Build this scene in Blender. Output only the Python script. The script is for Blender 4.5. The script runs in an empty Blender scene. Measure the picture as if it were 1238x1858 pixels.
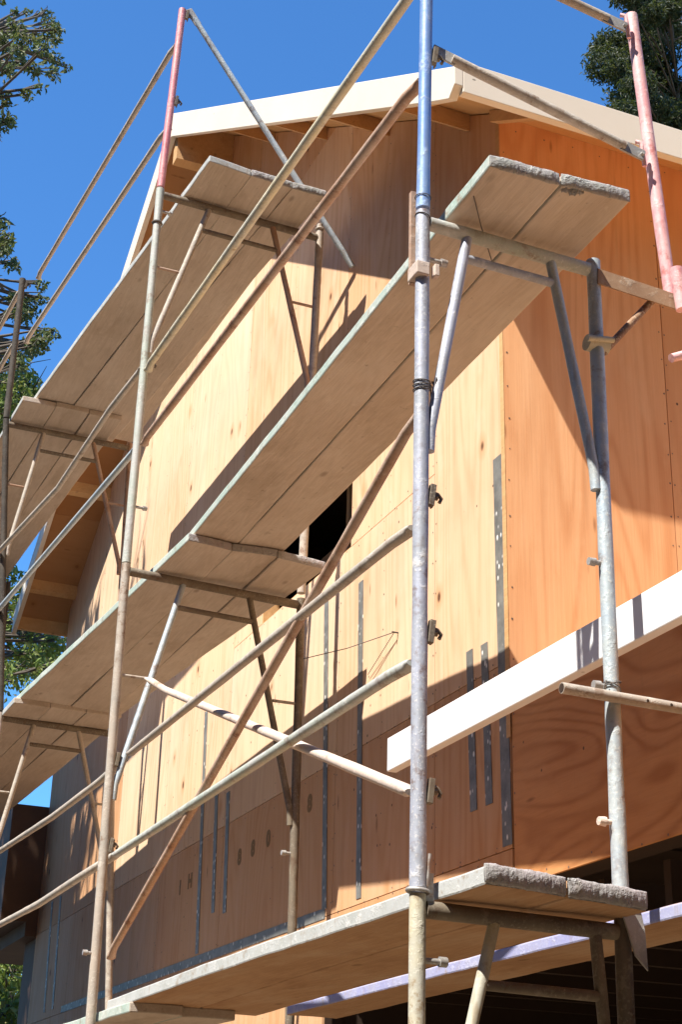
import bpy, math, random
import numpy as np
from mathutils import Vector, Matrix
random.seed(7)
rng = np.random.default_rng(7)
S = bpy.context.scene
COL = S.collection

# ------------------------------------------------------------------ camera
CAM = np.array([5.044, -2.8, 1.6]); FPX = 2777.33
yaw, pitch, roll = [math.radians(a) for a in (67.698, 23.798, 1.5875)]
FW = np.array([-math.sin(yaw)*math.cos(pitch), math.cos(yaw)*math.cos(pitch), math.sin(pitch)])
_r = np.array([math.cos(yaw), math.sin(yaw), 0.0]); _u = np.cross(_r, FW)
RT = math.cos(roll)*_r + math.sin(roll)*_u
UP = -math.sin(roll)*_r + math.cos(roll)*_u
cd = bpy.data.cameras.new('camera'); cam = bpy.data.objects.new('camera', cd); COL.objects.link(cam)
cd.sensor_fit = 'VERTICAL'; cd.sensor_height = 24.0; cd.sensor_width = 24.0*1238/1858
cd.lens = 24.0*FPX/1858; cd.clip_start = .05; cd.clip_end = 2000
cam.matrix_world = Matrix(((RT[0], UP[0], -FW[0], CAM[0]), (RT[1], UP[1], -FW[1], CAM[1]), (RT[2], UP[2], -FW[2], CAM[2]), (0, 0, 0, 1)))
S.camera = cam

# ------------------------------------------------------------------ light
SUN = np.array([.26, -.53, .81]); SUN = SUN/np.linalg.norm(SUN)
w = bpy.data.worlds.new('World'); S.world = w; w.use_nodes = True
nt = w.node_tree; bg = nt.nodes['Background']
sky = nt.nodes.new('ShaderNodeTexSky'); sky.sky_type = 'NISHITA'; sky.sun_disc = False
sky.sun_elevation = math.asin(SUN[2]); sky.sun_rotation = math.atan2(SUN[0], SUN[1])
sky.air_density = 1.15; sky.dust_density = 0.0; sky.ozone_density = 5.0; sky.altitude = 0
tint = nt.nodes.new('ShaderNodeMix'); tint.data_type = 'RGBA'; tint.blend_type = 'MULTIPLY'; tint.inputs[0].default_value = 1
nt.links.new(sky.outputs[0], tint.inputs[6]); tint.inputs[7].default_value = (.47, .85, 1.16, 1)      # polarised deep blue
nt.links.new(tint.outputs[2], bg.inputs[0]); bg.inputs[1].default_value = .11
sl = bpy.data.lights.new('sun', 'SUN'); sl.energy = 5.0; sl.angle = math.radians(.53); sl.color = (1, .95, .86)
so = bpy.data.objects.new('sun', sl); COL.objects.link(so); so.location = (6, -12, 22)
so.rotation_euler = Vector(-SUN).to_track_quat('-Z', 'Y').to_euler()
S.view_settings.view_transform = 'Standard'; S.view_settings.look = 'None'
S.view_settings.exposure = .92; S.view_settings.gamma = 1

# ------------------------------------------------------------------ node helpers
class NT:
    def __init__(s, name):
        s.m = bpy.data.materials.new(name); s.m.use_nodes = True; s.t = s.m.node_tree
        s.b = s.t.nodes['Principled BSDF']; s._tc = None
    def new(s, k): return s.t.nodes.new(k)
    def put(s, sock, v):
        if hasattr(v, 'is_output') or isinstance(v, bpy.types.NodeSocket): s.t.links.new(v, sock)
        elif isinstance(v, (tuple, list)) and len(v) == 3 and sock.type == 'RGBA': sock.default_value = (*v, 1)
        else: sock.default_value = v
    def obj(s):
        if not s._tc: s._tc = s.new('ShaderNodeTexCoord')
        return s._tc.outputs['Object']
    def attr(s, name):
        n = s.new('ShaderNodeAttribute'); n.attribute_name = name; return n.outputs['Color']
    def vm(s, op, a, b):
        n = s.new('ShaderNodeVectorMath'); n.operation = op; s.put(n.inputs[0], a); s.put(n.inputs[1], b); return n.outputs[0]
    def ma(s, op, a, b=0.0, clamp=False):
        n = s.new('ShaderNodeMath'); n.operation = op; n.use_clamp = clamp; s.put(n.inputs[0], a); s.put(n.inputs[1], b); return n.outputs[0]
    def noise(s, v, scale, detail=3, rough=.55, dist=0.0):
        n = s.new('ShaderNodeTexNoise'); s.put(n.inputs['Vector'], v); n.inputs['Scale'].default_value = scale
        n.inputs['Detail'].default_value = detail; n.inputs['Roughness'].default_value = rough; n.inputs['Distortion'].default_value = dist
        return n.outputs['Fac']
    def voro(s, v, scale, rnd=1.0):
        n = s.new('ShaderNodeTexVoronoi'); s.put(n.inputs['Vector'], v); n.inputs['Scale'].default_value = scale; n.inputs['Randomness'].default_value = rnd
        return n.outputs['Distance'], n.outputs['Color']
    def mr(s, v, a, b, c=0.0, d=1.0):
        n = s.new('ShaderNodeMapRange'); n.clamp = True; s.put(n.inputs[0], v)
        for i, q in enumerate((a, b, c, d)): n.inputs[i+1].default_value = q
        return n.outputs[0]
    def mix(s, f, a, b, mode='MIX'):
        n = s.new('ShaderNodeMix'); n.data_type = 'RGBA'; n.blend_type = mode
        s.put(n.inputs[0], f); s.put(n.inputs[6], a); s.put(n.inputs[7], b); return n.outputs[2]
    def sep(s, v):
        n = s.new('ShaderNodeSeparateXYZ'); s.put(n.inputs[0], v); return n.outputs
    def bump(s, h, strength=.3, dist=.01):
        n = s.new('ShaderNodeBump'); n.inputs['Strength'].default_value = strength; n.inputs['Distance'].default_value = dist
        s.put(n.inputs['Height'], h); s.t.links.new(n.outputs[0], s.b.inputs['Normal'])
    def out(s, col, rough=.7, metal=0.0, spec=.35):
        s.put(s.b.inputs['Base Color'], col); s.put(s.b.inputs['Roughness'], rough); s.put(s.b.inputs['Metallic'], metal)
        s.b.inputs['Specular IOR Level'].default_value = spec; return s.m

def plywood(name, base, dark, pale, grain=(1, 1, .1), contour=26.0, cstr=.5, knots=.9):
    n = NT(name); o = n.obj(); a = n.attr('panel'); off = n.vm('MULTIPLY', a, (37, 53, 71))
    v = n.vm('ADD', n.vm('MULTIPLY', o, grain), off)
    vg = n.vm('ADD', n.vm('MULTIPLY', o, tuple(g if g < .5 else 1 for g in grain)), off)
    big = n.noise(vg, 1.7, 2, .45, .25)
    rings = n.ma('ADD', n.ma('MULTIPLY', n.ma('SINE', n.ma('MULTIPLY', big, contour*6.28)), .5), .5)
    rings = n.ma('POWER', rings, 2.6)
    fine = n.noise(n.vm('MULTIPLY', v, tuple(1 if g > .5 else .25 for g in grain)), 90, 3, .6)
    streak = n.noise(v, 5, 3, .6)
    blotch = n.noise(n.vm('ADD', o, off), 1.3, 4, .6); mott = n.noise(n.vm('ADD', n.vm('MULTIPLY', o, tuple(max(g, .35) for g in grain)), off), 8, 4, .65)
    c = n.mix(n.ma('MULTIPLY', n.ma('MULTIPLY', rings, cstr), n.mr(blotch, .3, .6, .35, 1)), base, dark)
    c = n.mix(n.mr(fine, .42, .72, 0, .28), c, dark)
    c = n.mix(n.mr(streak, .45, .75, 0, .4), c, pale)
    c = n.mix(n.mr(blotch, .48, .72, 0, .34), c, dark)
    c = n.mix(n.mr(mott, .56, .76, 0, .30), c, dark); c = n.mix(n.mr(mott, .28, .44, .35, 0), c, pale)
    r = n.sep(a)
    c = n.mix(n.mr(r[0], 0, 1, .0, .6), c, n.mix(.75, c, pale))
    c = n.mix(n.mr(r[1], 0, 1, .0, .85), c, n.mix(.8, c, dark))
    # knots: sparse dark ellipses with a warm halo
    kd, kc = n.voro(n.vm('ADD', n.vm('MULTIPLY', o, (4.6, 4.6, 3.0)), off), 1.0)
    kr = n.sep(kc); gate = n.ma('GREATER_THAN', kr[0], .66)
    kk = n.ma('MULTIPLY', n.mr(kd, .05, .095, 1, 0), n.ma('GREATER_THAN', kr[0], .72))
    c = n.mix(n.ma('MULTIPLY', n.ma('MULTIPLY', n.mr(kd, .05, .24, .6, 0), gate), .9), c, dark)
    c = n.mix(n.ma('MULTIPLY', kk, knots), c, (.085, .035, .016))
    # short dark flecks along the grain, and nail heads
    fd, fc = n.voro(n.vm('ADD', n.vm('MULTIPLY', o, tuple(13 if g > .5 else 3.2 for g in grain)), off), 1.0)
    c = n.mix(n.ma('MULTIPLY', n.mr(fd, .06, .15, .7, 0), n.ma('GREATER_THAN', n.sep(fc)[0], .86)), c, n.mix(.55, dark, (.07, .035, .02)))
    nd, nc = n.voro(n.vm('ADD', n.vm('MULTIPLY', o, (7, 7, 6)), off), 1.0, .35)
    c = n.mix(n.ma('MULTIPLY', n.mr(nd, .03, .05, 1, 0), n.ma('GREATER_THAN', n.sep(nc)[1], .6)), c, (.13, .08, .05))
    # rain drips and dirt
    dr = n.noise(n.vm('MULTIPLY', o, (14, 14, .55)), 1.0, 3, .6)
    c = n.mix(n.mr(dr, .62, .8, 0, .28), c, (.22, .12, .06))
    n.bump(n.ma('ADD', n.ma('MULTIPLY', rings, .35), fine), .25, .004)
    return n.out(c, .75, 0, .25)

def metal(name, base, second, spot, spot_amt=.55, rough=.6, metallic=.25, rust=(.20, .085, .04), bump=.35):
    n = NT(name); o = n.obj(); ri = n.new('ShaderNodeObjectInfo').outputs['Random']
    off = n.new('ShaderNodeCombineXYZ'); n.put(off.inputs[0], n.ma('MULTIPLY', ri, 31)); n.put(off.inputs[1], n.ma('MULTIPLY', ri, 17))
    v = n.vm('ADD', o, off.outputs[0])
    a = n.noise(v, 5, 4, .65); b = n.noise(v, 17, 5, .72); c3 = n.noise(v, 60, 3, .6); d = n.noise(v, 2.2, 2, .5); e2 = n.noise(n.vm('ADD', v, (5, 7, 9)), 3.1, 2, .5)
    c = n.mix(n.mr(a, .4, .62), base, second)
    c = n.mix(n.ma('MULTIPLY', n.ma('MULTIPLY', n.mr(b, .53, .64), n.mr(e2, .36, .58)), spot_amt), c, spot)
    c = n.mix(n.ma('MULTIPLY', n.ma('MULTIPLY', n.mr(b, .36, .46, 1, 0), n.mr(d, .42, .6)), .8), c, rust)
    c = n.mix(n.mr(c3, .62, .76, 0, .22), c, (.09, .07, .06))
    c5 = n.noise(n.vm('ADD', v, (3, 1, 2)), 120, 2, .6); c = n.mix(n.ma('MULTIPLY', n.mr(c5, .56, .66, 0, .7), n.mr(e2, .6, .4, .1, 1)), c, spot)
    c6 = n.noise(n.vm('MULTIPLY', v, (1, 1, .25)), 26, 3, .6); c = n.mix(n.mr(c6, .60, .74, 0, .5), c, rust)
    n.bump(n.ma('ADD', n.ma('MULTIPLY', n.mr(b, .54, .66), .8), n.ma('MULTIPLY', c3, .5)), bump, .004 if bump < .5 else .02)
    return n.out(c, n.mr(b, .3, .7, rough-.12, rough+.2), metallic, .4)

def board(name, base, dark, pale, scale=1.0, stain=.5):
    n = NT(name); o = n.obj(); ri = n.new('ShaderNodeObjectInfo').outputs['Random']
    off = n.new('ShaderNodeCombineXYZ'); n.put(off.inputs[0], n.ma('MULTIPLY', ri, 41)); n.put(off.inputs[1], n.ma('MULTIPLY', ri, 23))
    v = n.vm('ADD', o, off.outputs[0]); g = n.vm('MULTIPLY', v, (.12, 1, 1))
    big = n.noise(g, 5, 2, .5, .6); ring = n.ma('ADD', n.ma('MULTIPLY', n.ma('SINE', n.ma('MULTIPLY', big, 95)), .5), .5)
    fine = n.noise(n.vm('MULTIPLY', v, (.05, 1, 1)), 110, 4, .7)
    bl = n.noise(n.vm('MULTIPLY', v, (.6, 1, 1)), 3.3, 4, .62); sp = n.noise(v, 26, 4, .7)
    c = n.mix(n.ma('MULTIPLY', ring, .2), base, dark)
    c = n.mix(n.mr(fine, .42, .7, 0, .36), c, dark)
    c = n.mix(n.mr(bl, .5, .72, 0, stain), c, pale)
    c = n.mix(n.mr(bl, .3, .44, stain, 0), c, dark)
    c = n.mix(n.mr(sp, .62, .72, 0, .5), c, pale); bl2 = n.noise(n.vm('MULTIPLY', v, (.25, 1, 1)), 7, 5, .7)
    c = n.mix(n.mr(bl2, .54, .7, 0, .55), c, dark); c = n.mix(n.mr(bl2, .30, .44, .4, 0), c, pale)
    c = n.mix(n.mr(sp, .27, .36, .55, 0), c, n.mix(.5, dark, (.05, .035, .02)))
    c = n.mix(n.ma('MULTIPLY', ri, .35), c, n.mix(.5, c, dark))
    s2, s3 = n.voro(n.vm('MULTIPLY', v, (4, 9, 9)), 1.0); sp2 = n.ma('MULTIPLY', n.mr(s2, .06, .16, .8, 0), n.ma('GREATER_THAN', n.sep(s3)[0], .72))
    c = n.mix(n.ma('MULTIPLY', sp2, .7), c, n.mix(.55, dark, (.06, .04, .025)))
    n.bump(n.ma('ADD', fine, n.ma('MULTIPLY', sp, .6)), .45, .004)
    return n.out(c, .85, 0, .15)

def plain(name, base, var, rough=.7, scale=5.0, bump=.15, spec=.3, amt=.6, metallic=0.0):
    n = NT(name); o = n.obj(); a = n.noise(o, scale, 5, .6); b = n.noise(o, scale*9, 4, .65)
    c = n.mix(n.mr(a, .35, .7, 0, amt), base, var); c = n.mix(n.mr(b, .58, .74, 0, amt*.6), c, var)
    if 'primer' in name:
        d, k = n.voro(n.vm('MULTIPLY', o, (4, 4, 9)), 1.0); c = n.mix(n.ma('MULTIPLY', n.mr(d, .025, .045, 1, 0), n.ma('GREATER_THAN', n.sep(k)[0], .45)), c, (.25, .21, .17))
        e = n.noise(n.vm('MULTIPLY', o, (1.2, 1.2, 7)), 6, 4, .7); c = n.mix(n.mr(e, .62, .8, 0, .35), c, (.52, .46, .38))
    n.bump(b, bump, .004); return n.out(c, rough, metallic, spec)

def strapmat(name):
    n = NT(name); o = n.obj(); a = n.noise(o, 11, 4, .6)
    c = n.mix(n.mr(a, .35, .65), (.15, .148, .135), (.26, .255, .235))
    d, k = n.voro(n.vm('MULTIPLY', o, (34, 34, 20)), 1.0, .8)
    c = n.mix(n.ma('MULTIPLY', n.mr(d, .2, .3, 1, 0), n.ma('GREATER_THAN', n.sep(k)[0], .22)), c, (.85, .83, .78))
    c = n.mix(n.ma('MULTIPLY', n.mr(d, .12, .2, 1, 0), n.ma('LESS_THAN', n.sep(k)[0], .25)), c, (.05, .045, .04))
    n.bump(n.mr(d, .1, .3, 1, 0), .5, .004)
    return n.out(c, .55, .1, .4)

def leafmat(name, c1, c2, c3):
    n = NT(name); a = n.sep(n.attr('tint'))
    c = n.mix(a[0], c1, c2); c = n.mix(n.mr(a[1], .72, 1), c, c3)
    n.out(c, .55, 0, .35)
    tr = n.new('ShaderNodeBsdfTranslucent'); n.put(tr.inputs[0], n.mix(.35, c, (.25, .3, .03)))
    mx = n.new('ShaderNodeMixShader'); mx.inputs[0].default_value = .28
    n.t.links.new(n.b.outputs[0], mx.inputs[1]); n.t.links.new(tr.outputs[0], mx.inputs[2])
    n.t.links.new(mx.outputs[0], n.t.nodes['Material Output'].inputs[0]); return n.m

M = {}
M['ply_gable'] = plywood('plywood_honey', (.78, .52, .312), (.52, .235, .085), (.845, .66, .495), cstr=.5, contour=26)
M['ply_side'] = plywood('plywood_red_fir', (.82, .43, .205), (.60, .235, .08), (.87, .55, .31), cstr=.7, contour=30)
M['ply_wavy'] = plywood('plywood_wavy_fir', (.70, .34, .135), (.42, .16, .05), (.76, .42, .19), grain=(.35, .35, 1), contour=24, cstr=1.0)
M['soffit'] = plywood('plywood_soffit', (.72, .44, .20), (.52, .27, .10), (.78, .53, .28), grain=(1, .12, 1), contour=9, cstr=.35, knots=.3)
M['soffit_shaded'] = plywood('plywood_soffit_shaded', (.46, .235, .10), (.32, .14, .05), (.55, .32, .16), grain=(1, .12, 1), contour=9, cstr=.35, knots=.3)  # soffit plywood darkened to paint in the shade under the far slope
M['lumber'] = board('raw_lumber', (.66, .40, .19), (.48, .26, .11), (.74, .52, .29), stain=.3)
M['primed'] = plain('cream_primer', (.80, .71, .585), (.72, .62, .49), .6, 3, .08, .3, .4)
M['white'] = plain('white_primer', (.86, .86, .88), (.78, .77, .78), .55, 3, .08, .3, .4)
M['plank'] = board('weathered_plank', (.58, .495, .415), (.37, .295, .225), (.68, .615, .54))
M['plank_red'] = board('ruddy_plank', (.52, .32, .18), (.30, .15, .075), (.60, .44, .30))
M['edge_green'] = metal('worn_green_edge_paint', (.38, .48, .42), (.50, .54, .49), (.64, .63, .58), .7, .75, 0.0, (.30, .22, .15))
M['edge_white'] = metal('worn_white_edge_paint', (.50, .51, .50), (.42, .43, .41), (.62, .61, .59), .7, .75, 0.0, (.34, .27, .20))
M['edge_blue'] = metal('worn_lilac_edge', (.33, .34, .58), (.40, .41, .58), (.55, .55, .66), .7, .75, 0.0, (.34, .27, .24))  # lilac tone for one plank's long edges
M['crust'] = metal('dried_mortar', (.31, .31, .29), (.38, .34, .345), (.52, .51, .49), .8, .95, 0.0, (.22, .19, .14), .6)
M['galv'] = metal('lilac_grey_tube', (.42, .44, .53), (.36, .38, .42), (.66, .64, .63), .75, .55, .2, (.22, .15, .13))
M['bluegrey'] = metal('blue_grey_tube', (.40, .47, .53), (.48, .52, .52), (.66, .66, .62), .6, .55, .2, (.24, .16, .12))
M['blue'] = metal('chalky_blue_tube', (.15, .27, .58), (.25, .36, .58), (.50, .56, .66), .55, .5, .15, (.2, .2, .28))
M['pink'] = metal('faded_pink_tube', (.66, .22, .24), (.62, .27, .27), (.72, .42, .40), .45, .5, .05, (.34, .10, .08))
M['pinkpale'] = metal('pale_pink_tube', (.76, .36, .37), (.80, .52, .50), (.86, .66, .62), .5, .5, .05, (.52, .16, .14))
M['tan'] = metal('mortar_tan_tube', (.47, .40, .33), (.40, .36, .31), (.62, .56, .49), .7, .7, .1, (.22, .13, .08))
M['olive'] = metal('yellowed_tube', (.60, .53, .36), (.50, .48, .40), (.72, .68, .58), .6, .65, .1, (.3, .2, .1))
M['dark'] = metal('dark_stained_tube', (.16, .13, .10), (.22, .18, .13), (.38, .33, .26), .5, .7, .2, (.12, .06, .03))
M['rusttan'] = metal('rust_stained_tan_steel', (.40, .26, .16), (.27, .15, .085), (.56, .46, .36), .6, .75, .1)
M['backlit'] = metal('backlit_tube', (.055, .047, .04), (.09, .075, .06), (.16, .14, .12), .4, .8, .1, (.06, .035, .02))  # near-black colour stands for tubes seen against the light
M['rust'] = metal('rusty_tube', (.41, .25, .165), (.46, .33, .25), (.56, .44, .36), .5, .8, .1, (.18, .07, .035))
M['palewood'] = metal('pale_pinkish_tube', (.66, .53, .44), (.58, .47, .40), (.76, .66, .58), .6, .7, 0.0, (.38, .22, .15))
M['steel'] = metal('worn_steel_plate', (.46, .44, .41), (.36, .34, .32), (.62, .6, .57), .6, .5, .4, (.26, .16, .11))
M['greenish'] = metal('moss_green_grey_tube', (.42, .46, .40), (.48, .47, .44), (.62, .6, .55), .6, .65, .1, (.22, .13, .08))
M['strap'] = strapmat('galvanized_strap')
M['wire'] = plain('tie_wire', (.10, .09, .09), (.2, .16, .12), .6, 20)
M['interior'] = plain('unlit_interior_lumber', (.05, .03, .02), (.03, .018, .012), .9, 2)  # near-black colour stands in for the darkness inside the rooms
M['studwood'] = plain('dusty_stud_lumber', (.42, .27, .15), (.32, .19, .10), .9, 4)
M['nail'] = plain('dull_nail_head', (.14, .10, .075), (.26, .20, .15), .6, 30)
M['slate'] = plain('slate_stencil_ink', (.25, .175, .105), (.36, .22, .11), .9, 40, .0, .2, .8)
M['roofing'] = plain('roof_paper', (.06, .06, .065), (.09, .09, .09), .9, 2)
M['darktrim'] = plain('dark_brown_trim', (.10, .055, .035), (.15, .09, .05), .7, 3)
M['ground'] = plain('dusty_ground', (.24, .185, .13), (.18, .135, .09), .95, .6, .4, .1)
M['bark'] = plain('bark', (.10, .08, .06), (.17, .14, .11), .95, 8, .8)
M['leaf_olive'] = leafmat('olive_leaves', (.07, .10, .035), (.13, .16, .06), (.22, .19, .08))
M['leaf_lime'] = leafmat('lime_leaves', (.10, .16, .03), (.24, .30, .06), (.32, .30, .12))
M['leaf_dark'] = leafmat('dark_needles', (.016, .028, .013), (.04, .055, .022), (.085, .085, .04))

# ------------------------------------------------------------------ geometry helpers
def at(px, py, X=None, Y=None, Z=None):       # survey: a sight line met with a measured plane of the building or scaffold
    d = FW*FPX + RT*(px-619) - UP*(py-929)
    if X is not None: t = (X-CAM[0])/d[0]
    elif Y is not None: t = (Y-CAM[1])/d[1]
    else: t = (Z-CAM[2])/d[2]
    return CAM + d*t

class MB:
    def __init__(s): s.v = []; s.f = []; s.mi = []; s.sm = []; s.pc = []
    def add(s, vs, fs, mi=0, smooth=False, pc=None):
        b = len(s.v); s.v += [tuple(map(float, q)) for q in vs]
        for k, f in enumerate(fs):
            s.f.append(tuple(b+i for i in f)); s.mi.append(mi[k] if isinstance(mi, (list, tuple)) else mi); s.sm.append(smooth); s.pc.append(pc)
        return s
    def box(s, a, b, mi=0, pc=None):
        (x0, y0, z0), (x1, y1, z1) = a, b
        x0, x1 = min(x0, x1), max(x0, x1); y0, y1 = min(y0, y1), max(y0, y1); z0, z1 = min(z0, z1), max(z0, z1)
        vs = [(x0, y0, z0), (x1, y0, z0), (x1, y1, z0), (x0, y1, z0), (x0, y0, z1), (x1, y0, z1), (x1, y1, z1), (x0, y1, z1)]
        return s.add(vs, [(3, 2, 1, 0), (4, 5, 6, 7), (0, 1, 5, 4), (1, 2, 6, 5), (2, 3, 7, 6), (3, 0, 4, 7)], mi, False, pc)
    def prism(s, poly, ext, mi=0, pc=None):    # polygon (3D points) swept by a vector
        n = len(poly); e = np.array(ext, float); P = [np.array(p, float) for p in poly]
        nv = np.zeros(3)
        for i in range(n): nv += np.cross(P[i]-P[0], P[(i+1) % n]-P[0])
        if nv @ e > 0: P = P[::-1]
        vs = P+[p+e for p in P]
        fs = [tuple(range(n)), tuple(range(2*n-1, n-1, -1))]+[(i, i+n, (i+1) % n+n, (i+1) % n) for i in range(n)]
        return s.add(vs, fs, mi, False, pc)
    def bar(s, a, b, wid, thk, up=(0, 0, 1), mi=0):   # rectangular bar from a to b
        a, b = np.array(a, float), np.array(b, float); d = b-a; d = d/np.linalg.norm(d)
        side = np.cross(d, np.array(up, float)); side = side/np.linalg.norm(side); u = np.cross(side, d)
        q = [a+side*sx*wid/2+u*sz*thk/2 for sx, sz in ((-1, -1), (1, -1), (1, 1), (-1, 1))]
        return s.prism(q, b-a, mi)
    def tube(s, pts, r, n=14, mi=0, flat=None, jit=.04, sub=.12):
        P = [np.array(p, float) for p in pts]; Q = []
        for i in range(len(P)-1):
            k = max(1, int(np.linalg.norm(P[i+1]-P[i])/sub))
            Q += [P[i]+(P[i+1]-P[i])*j/k for j in range(k)]
        Q.append(P[-1])
        if flat:
            e0 = (Q[1]-Q[0])/np.linalg.norm(Q[1]-Q[0]); e1 = (Q[-2]-Q[-1])/np.linalg.norm(Q[-2]-Q[-1])
            Q = [Q[0], Q[0]+e0*.018, Q[0]+e0*.036]+Q[1:-1]+[Q[-1]+e1*.036, Q[-1]+e1*.018, Q[-1]]
        rr = r if isinstance(r, (list, tuple)) else [r, r]
        d0 = Q[1]-Q[0]; d0 /= np.linalg.norm(d0)
        ref = np.array([0, 0, 1.0]) if abs(d0[2]) < .9 else np.array([0, 1.0, 0])
        a = np.cross(d0, ref); a /= np.linalg.norm(a)
        vs = []; m = len(Q)
        for i, q in enumerate(Q):
            d = Q[min(i+1, m-1)]-Q[max(i-1, 0)]; d /= np.linalg.norm(d)
            a = a-d*(a @ d); a /= np.linalg.norm(a); b = np.cross(d, a)
            rad = (rr[0]+(rr[1]-rr[0])*i/(m-1))*(1+random.uniform(-jit, jit))
            fa = fb = 1.0
            if flat and (i < 2 and flat[0] or i > m-3 and flat[1]): fa, fb = 1.2, .55
            for k in range(n):
                t = 2*math.pi*k/n; vs.append(q+a*math.cos(t)*rad*fa+b*math.sin(t)*rad*fb)
        fs = [(i*n+k, i*n+(k+1) % n, (i+1)*n+(k+1) % n, (i+1)*n+k) for i in range(m-1) for k in range(n)]
        s.add(vs, fs, mi, True)
        s.add(vs[:n], [tuple(range(n-1, -1, -1))], mi); s.add(vs[-n:], [tuple(range(n))], mi); return s
    def ring(s, c, axis, R, r, n=20, m=6, mi=0):     # a loop of wire or a collar
        ax = np.array(axis, float); ax /= np.linalg.norm(ax); ref = np.array([1.0, 0, 0]) if abs(ax[0]) < .8 else np.array([0, 1.0, 0])
        a = np.cross(ax, ref); a /= np.linalg.norm(a); b = np.cross(ax, a); c = np.array(c, float); vs = []
        for i in range(n):
            t = 2*math.pi*i/n; e = a*math.cos(t)+b*math.sin(t)
            for k in range(m):
                q = 2*math.pi*k/m; vs.append(c+e*(R+r*math.cos(q))+ax*r*math.sin(q))
        return s.add(vs, [(i*m+k, i*m+(k+1) % m, ((i+1) % n)*m+(k+1) % m, ((i+1) % n)*m+k) for i in range(n) for k in range(m)], mi, True)
    def build(s, name, mats, parent=None, loc=None, bevel=0.0):
        if not isinstance(mats, (list, tuple)): mats = [mats]
        o0 = origin(parent) if parent else np.array(loc if loc is not None else base_of(s.v), float)
        me = bpy.data.meshes.new(name)
        me.from_pydata([tuple(np.array(q)-o0) for q in s.v], [], s.f)
        for m in mats: me.materials.append(M[m])
        me.polygons.foreach_set('material_index', s.mi); me.polygons.foreach_set('use_smooth', s.sm)
        at_ = me.attributes.new('panel', 'FLOAT_COLOR', 'CORNER')
        dflt = (random.random(), random.random(), random.random(), 1)
        for p, c in zip(me.polygons, s.pc):
            for li in p.loop_indices: at_.data[li].color = (*c, 1) if c else dflt
        me.update()
        o = bpy.data.objects.new(name, me); COL.objects.link(o)
        if parent: o.parent = parent
        else: o.location = o0
        if bevel:
            b = o.modifiers.new('edge_rounding', 'BEVEL'); b.width = bevel; b.segments = 2; b.limit_method = 'ANGLE'
        return o
def base_of(v):
    a = np.array(v); c = (a.min(0)+a.max(0))/2; c[2] = a[:, 2].min(); return c
def origin(o):
    p = np.zeros(3)
    while o: p = p+np.array(o.location); o = o.parent
    return p
def tag(o, label=None, cat=None, group=None, kind=None):
    for k, v in (('label', label), ('category', cat), ('group', group), ('kind', kind)):
        if v: o[k] = v
    return o
def thing(name, loc, label, cat, group=None):
    o = bpy.data.objects.new(name, None); COL.objects.link(o); o.location = tuple(map(float, loc)); o.empty_display_size = .2
    return tag(o, label, cat, group)
V = lambda *a: np.array(a, float)

# ------------------------------------------------------------------ ground
g = MB().box((-300, -300, -.5), (300, 300, 0)); tag(g.build('ground', 'ground'), kind='structure')

# ------------------------------------------------------------------ the house
SL = .6685; PKX, PKZ = -4.2, 9.03       # roof slope 8 in 12; peak of the rake's upper edge
XL = -8.42; DEPTH = 8.5
SLL = .588                                # the far slope is a little flatter
def rz(x): return PKZ-(SL if x > PKX else SLL)*abs(x-PKX)      # upper edge of the roof at x
DECK = .055                                # plumb depth from roof top down to underside of the deck
house = thing('house', (-4.2, 4, 0), 'two storey gabled house sheathed in bare plywood behind the scaffolding', 'house')

def clip(poly, f):                        # keep the part of a polygon where f(p) >= 0
    out = []
    for i in range(len(poly)):
        p, q = poly[i], poly[(i+1) % len(poly)]; a, b = f(p), f(q)
        if a >= 0: out.append(p)
        if (a >= 0) != (b >= 0): t = a/(a-b); out.append((p[0]+(q[0]-p[0])*t, p[1]+(q[1]-p[1])*t))
    return out
WIN = (-2.95, -1.635, 4.60, 5.62)         # window opening in the gable wall
GAR = (-1.84, 9, -9, 2.63)                # garage opening
GAP = .0022
def panels(mb, rects, y0, y1, gap):
    for (x0, x1, z0, z1) in rects:
        poly = [(x0+gap, z0+gap), (x1-gap, z0+gap), (x1-gap, z1-gap), (x0+gap, z1-gap)]
        poly = clip(poly, lambda p: PKZ-DECK-.004-SL*(p[0]-PKX)-p[1]); poly = clip(poly, lambda p: PKZ-DECK-.004+SLL*(p[0]-PKX)-p[1])
        if len(poly) < 3: continue
        red = .75 if (z0 > 5.6 and x0 > -1.0) else .45 if (z0 > 5.6 and x0 > -1.9) else (random.uniform(.55, .95) if z1 < 3.6 else (random.uniform(.55, .95) if z0 > 7.4 else .9 if x1 < -5.8 and z1 < 6 else random.random()*.22))  # redder ply on low sheets; upper and far-left ones tinted to deepen their shade
        if gap > 0: nails(mb, x0, x1, z0, z1, lambda x, z: (x, -.0012, z), lambda x, z: z < PKZ-DECK-.05-(SL if x > PKX else SLL)*abs(x-PKX))
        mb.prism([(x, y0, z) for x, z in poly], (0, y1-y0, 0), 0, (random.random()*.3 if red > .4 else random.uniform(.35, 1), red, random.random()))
def nails(mb, x0, x1, z0, z1, place, ok=lambda x, z: True):
    pts = []
    for z in np.arange(z0+.06, z1-.03, .152): pts += [(x0+.014, z), (x1-.014, z)]+([((x0+x1)/2, z)] if x1-x0 > .9 else [])
    for x in np.arange(x0+.08, x1-.03, .152): pts += [(x, z0+.014), (x, z1-.014)]
    for x, z in pts:
        if not ok(x, z): continue
        x += random.uniform(-.005, .005); z += random.uniform(-.02, .02); r = random.uniform(.0032, .0050)
        mb.add([place(x+r*math.cos(k*math.pi/3), z+r*math.sin(k*math.pi/3)) for k in range(6)], [(0, 1, 2, 3, 4, 5)], 1)
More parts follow.
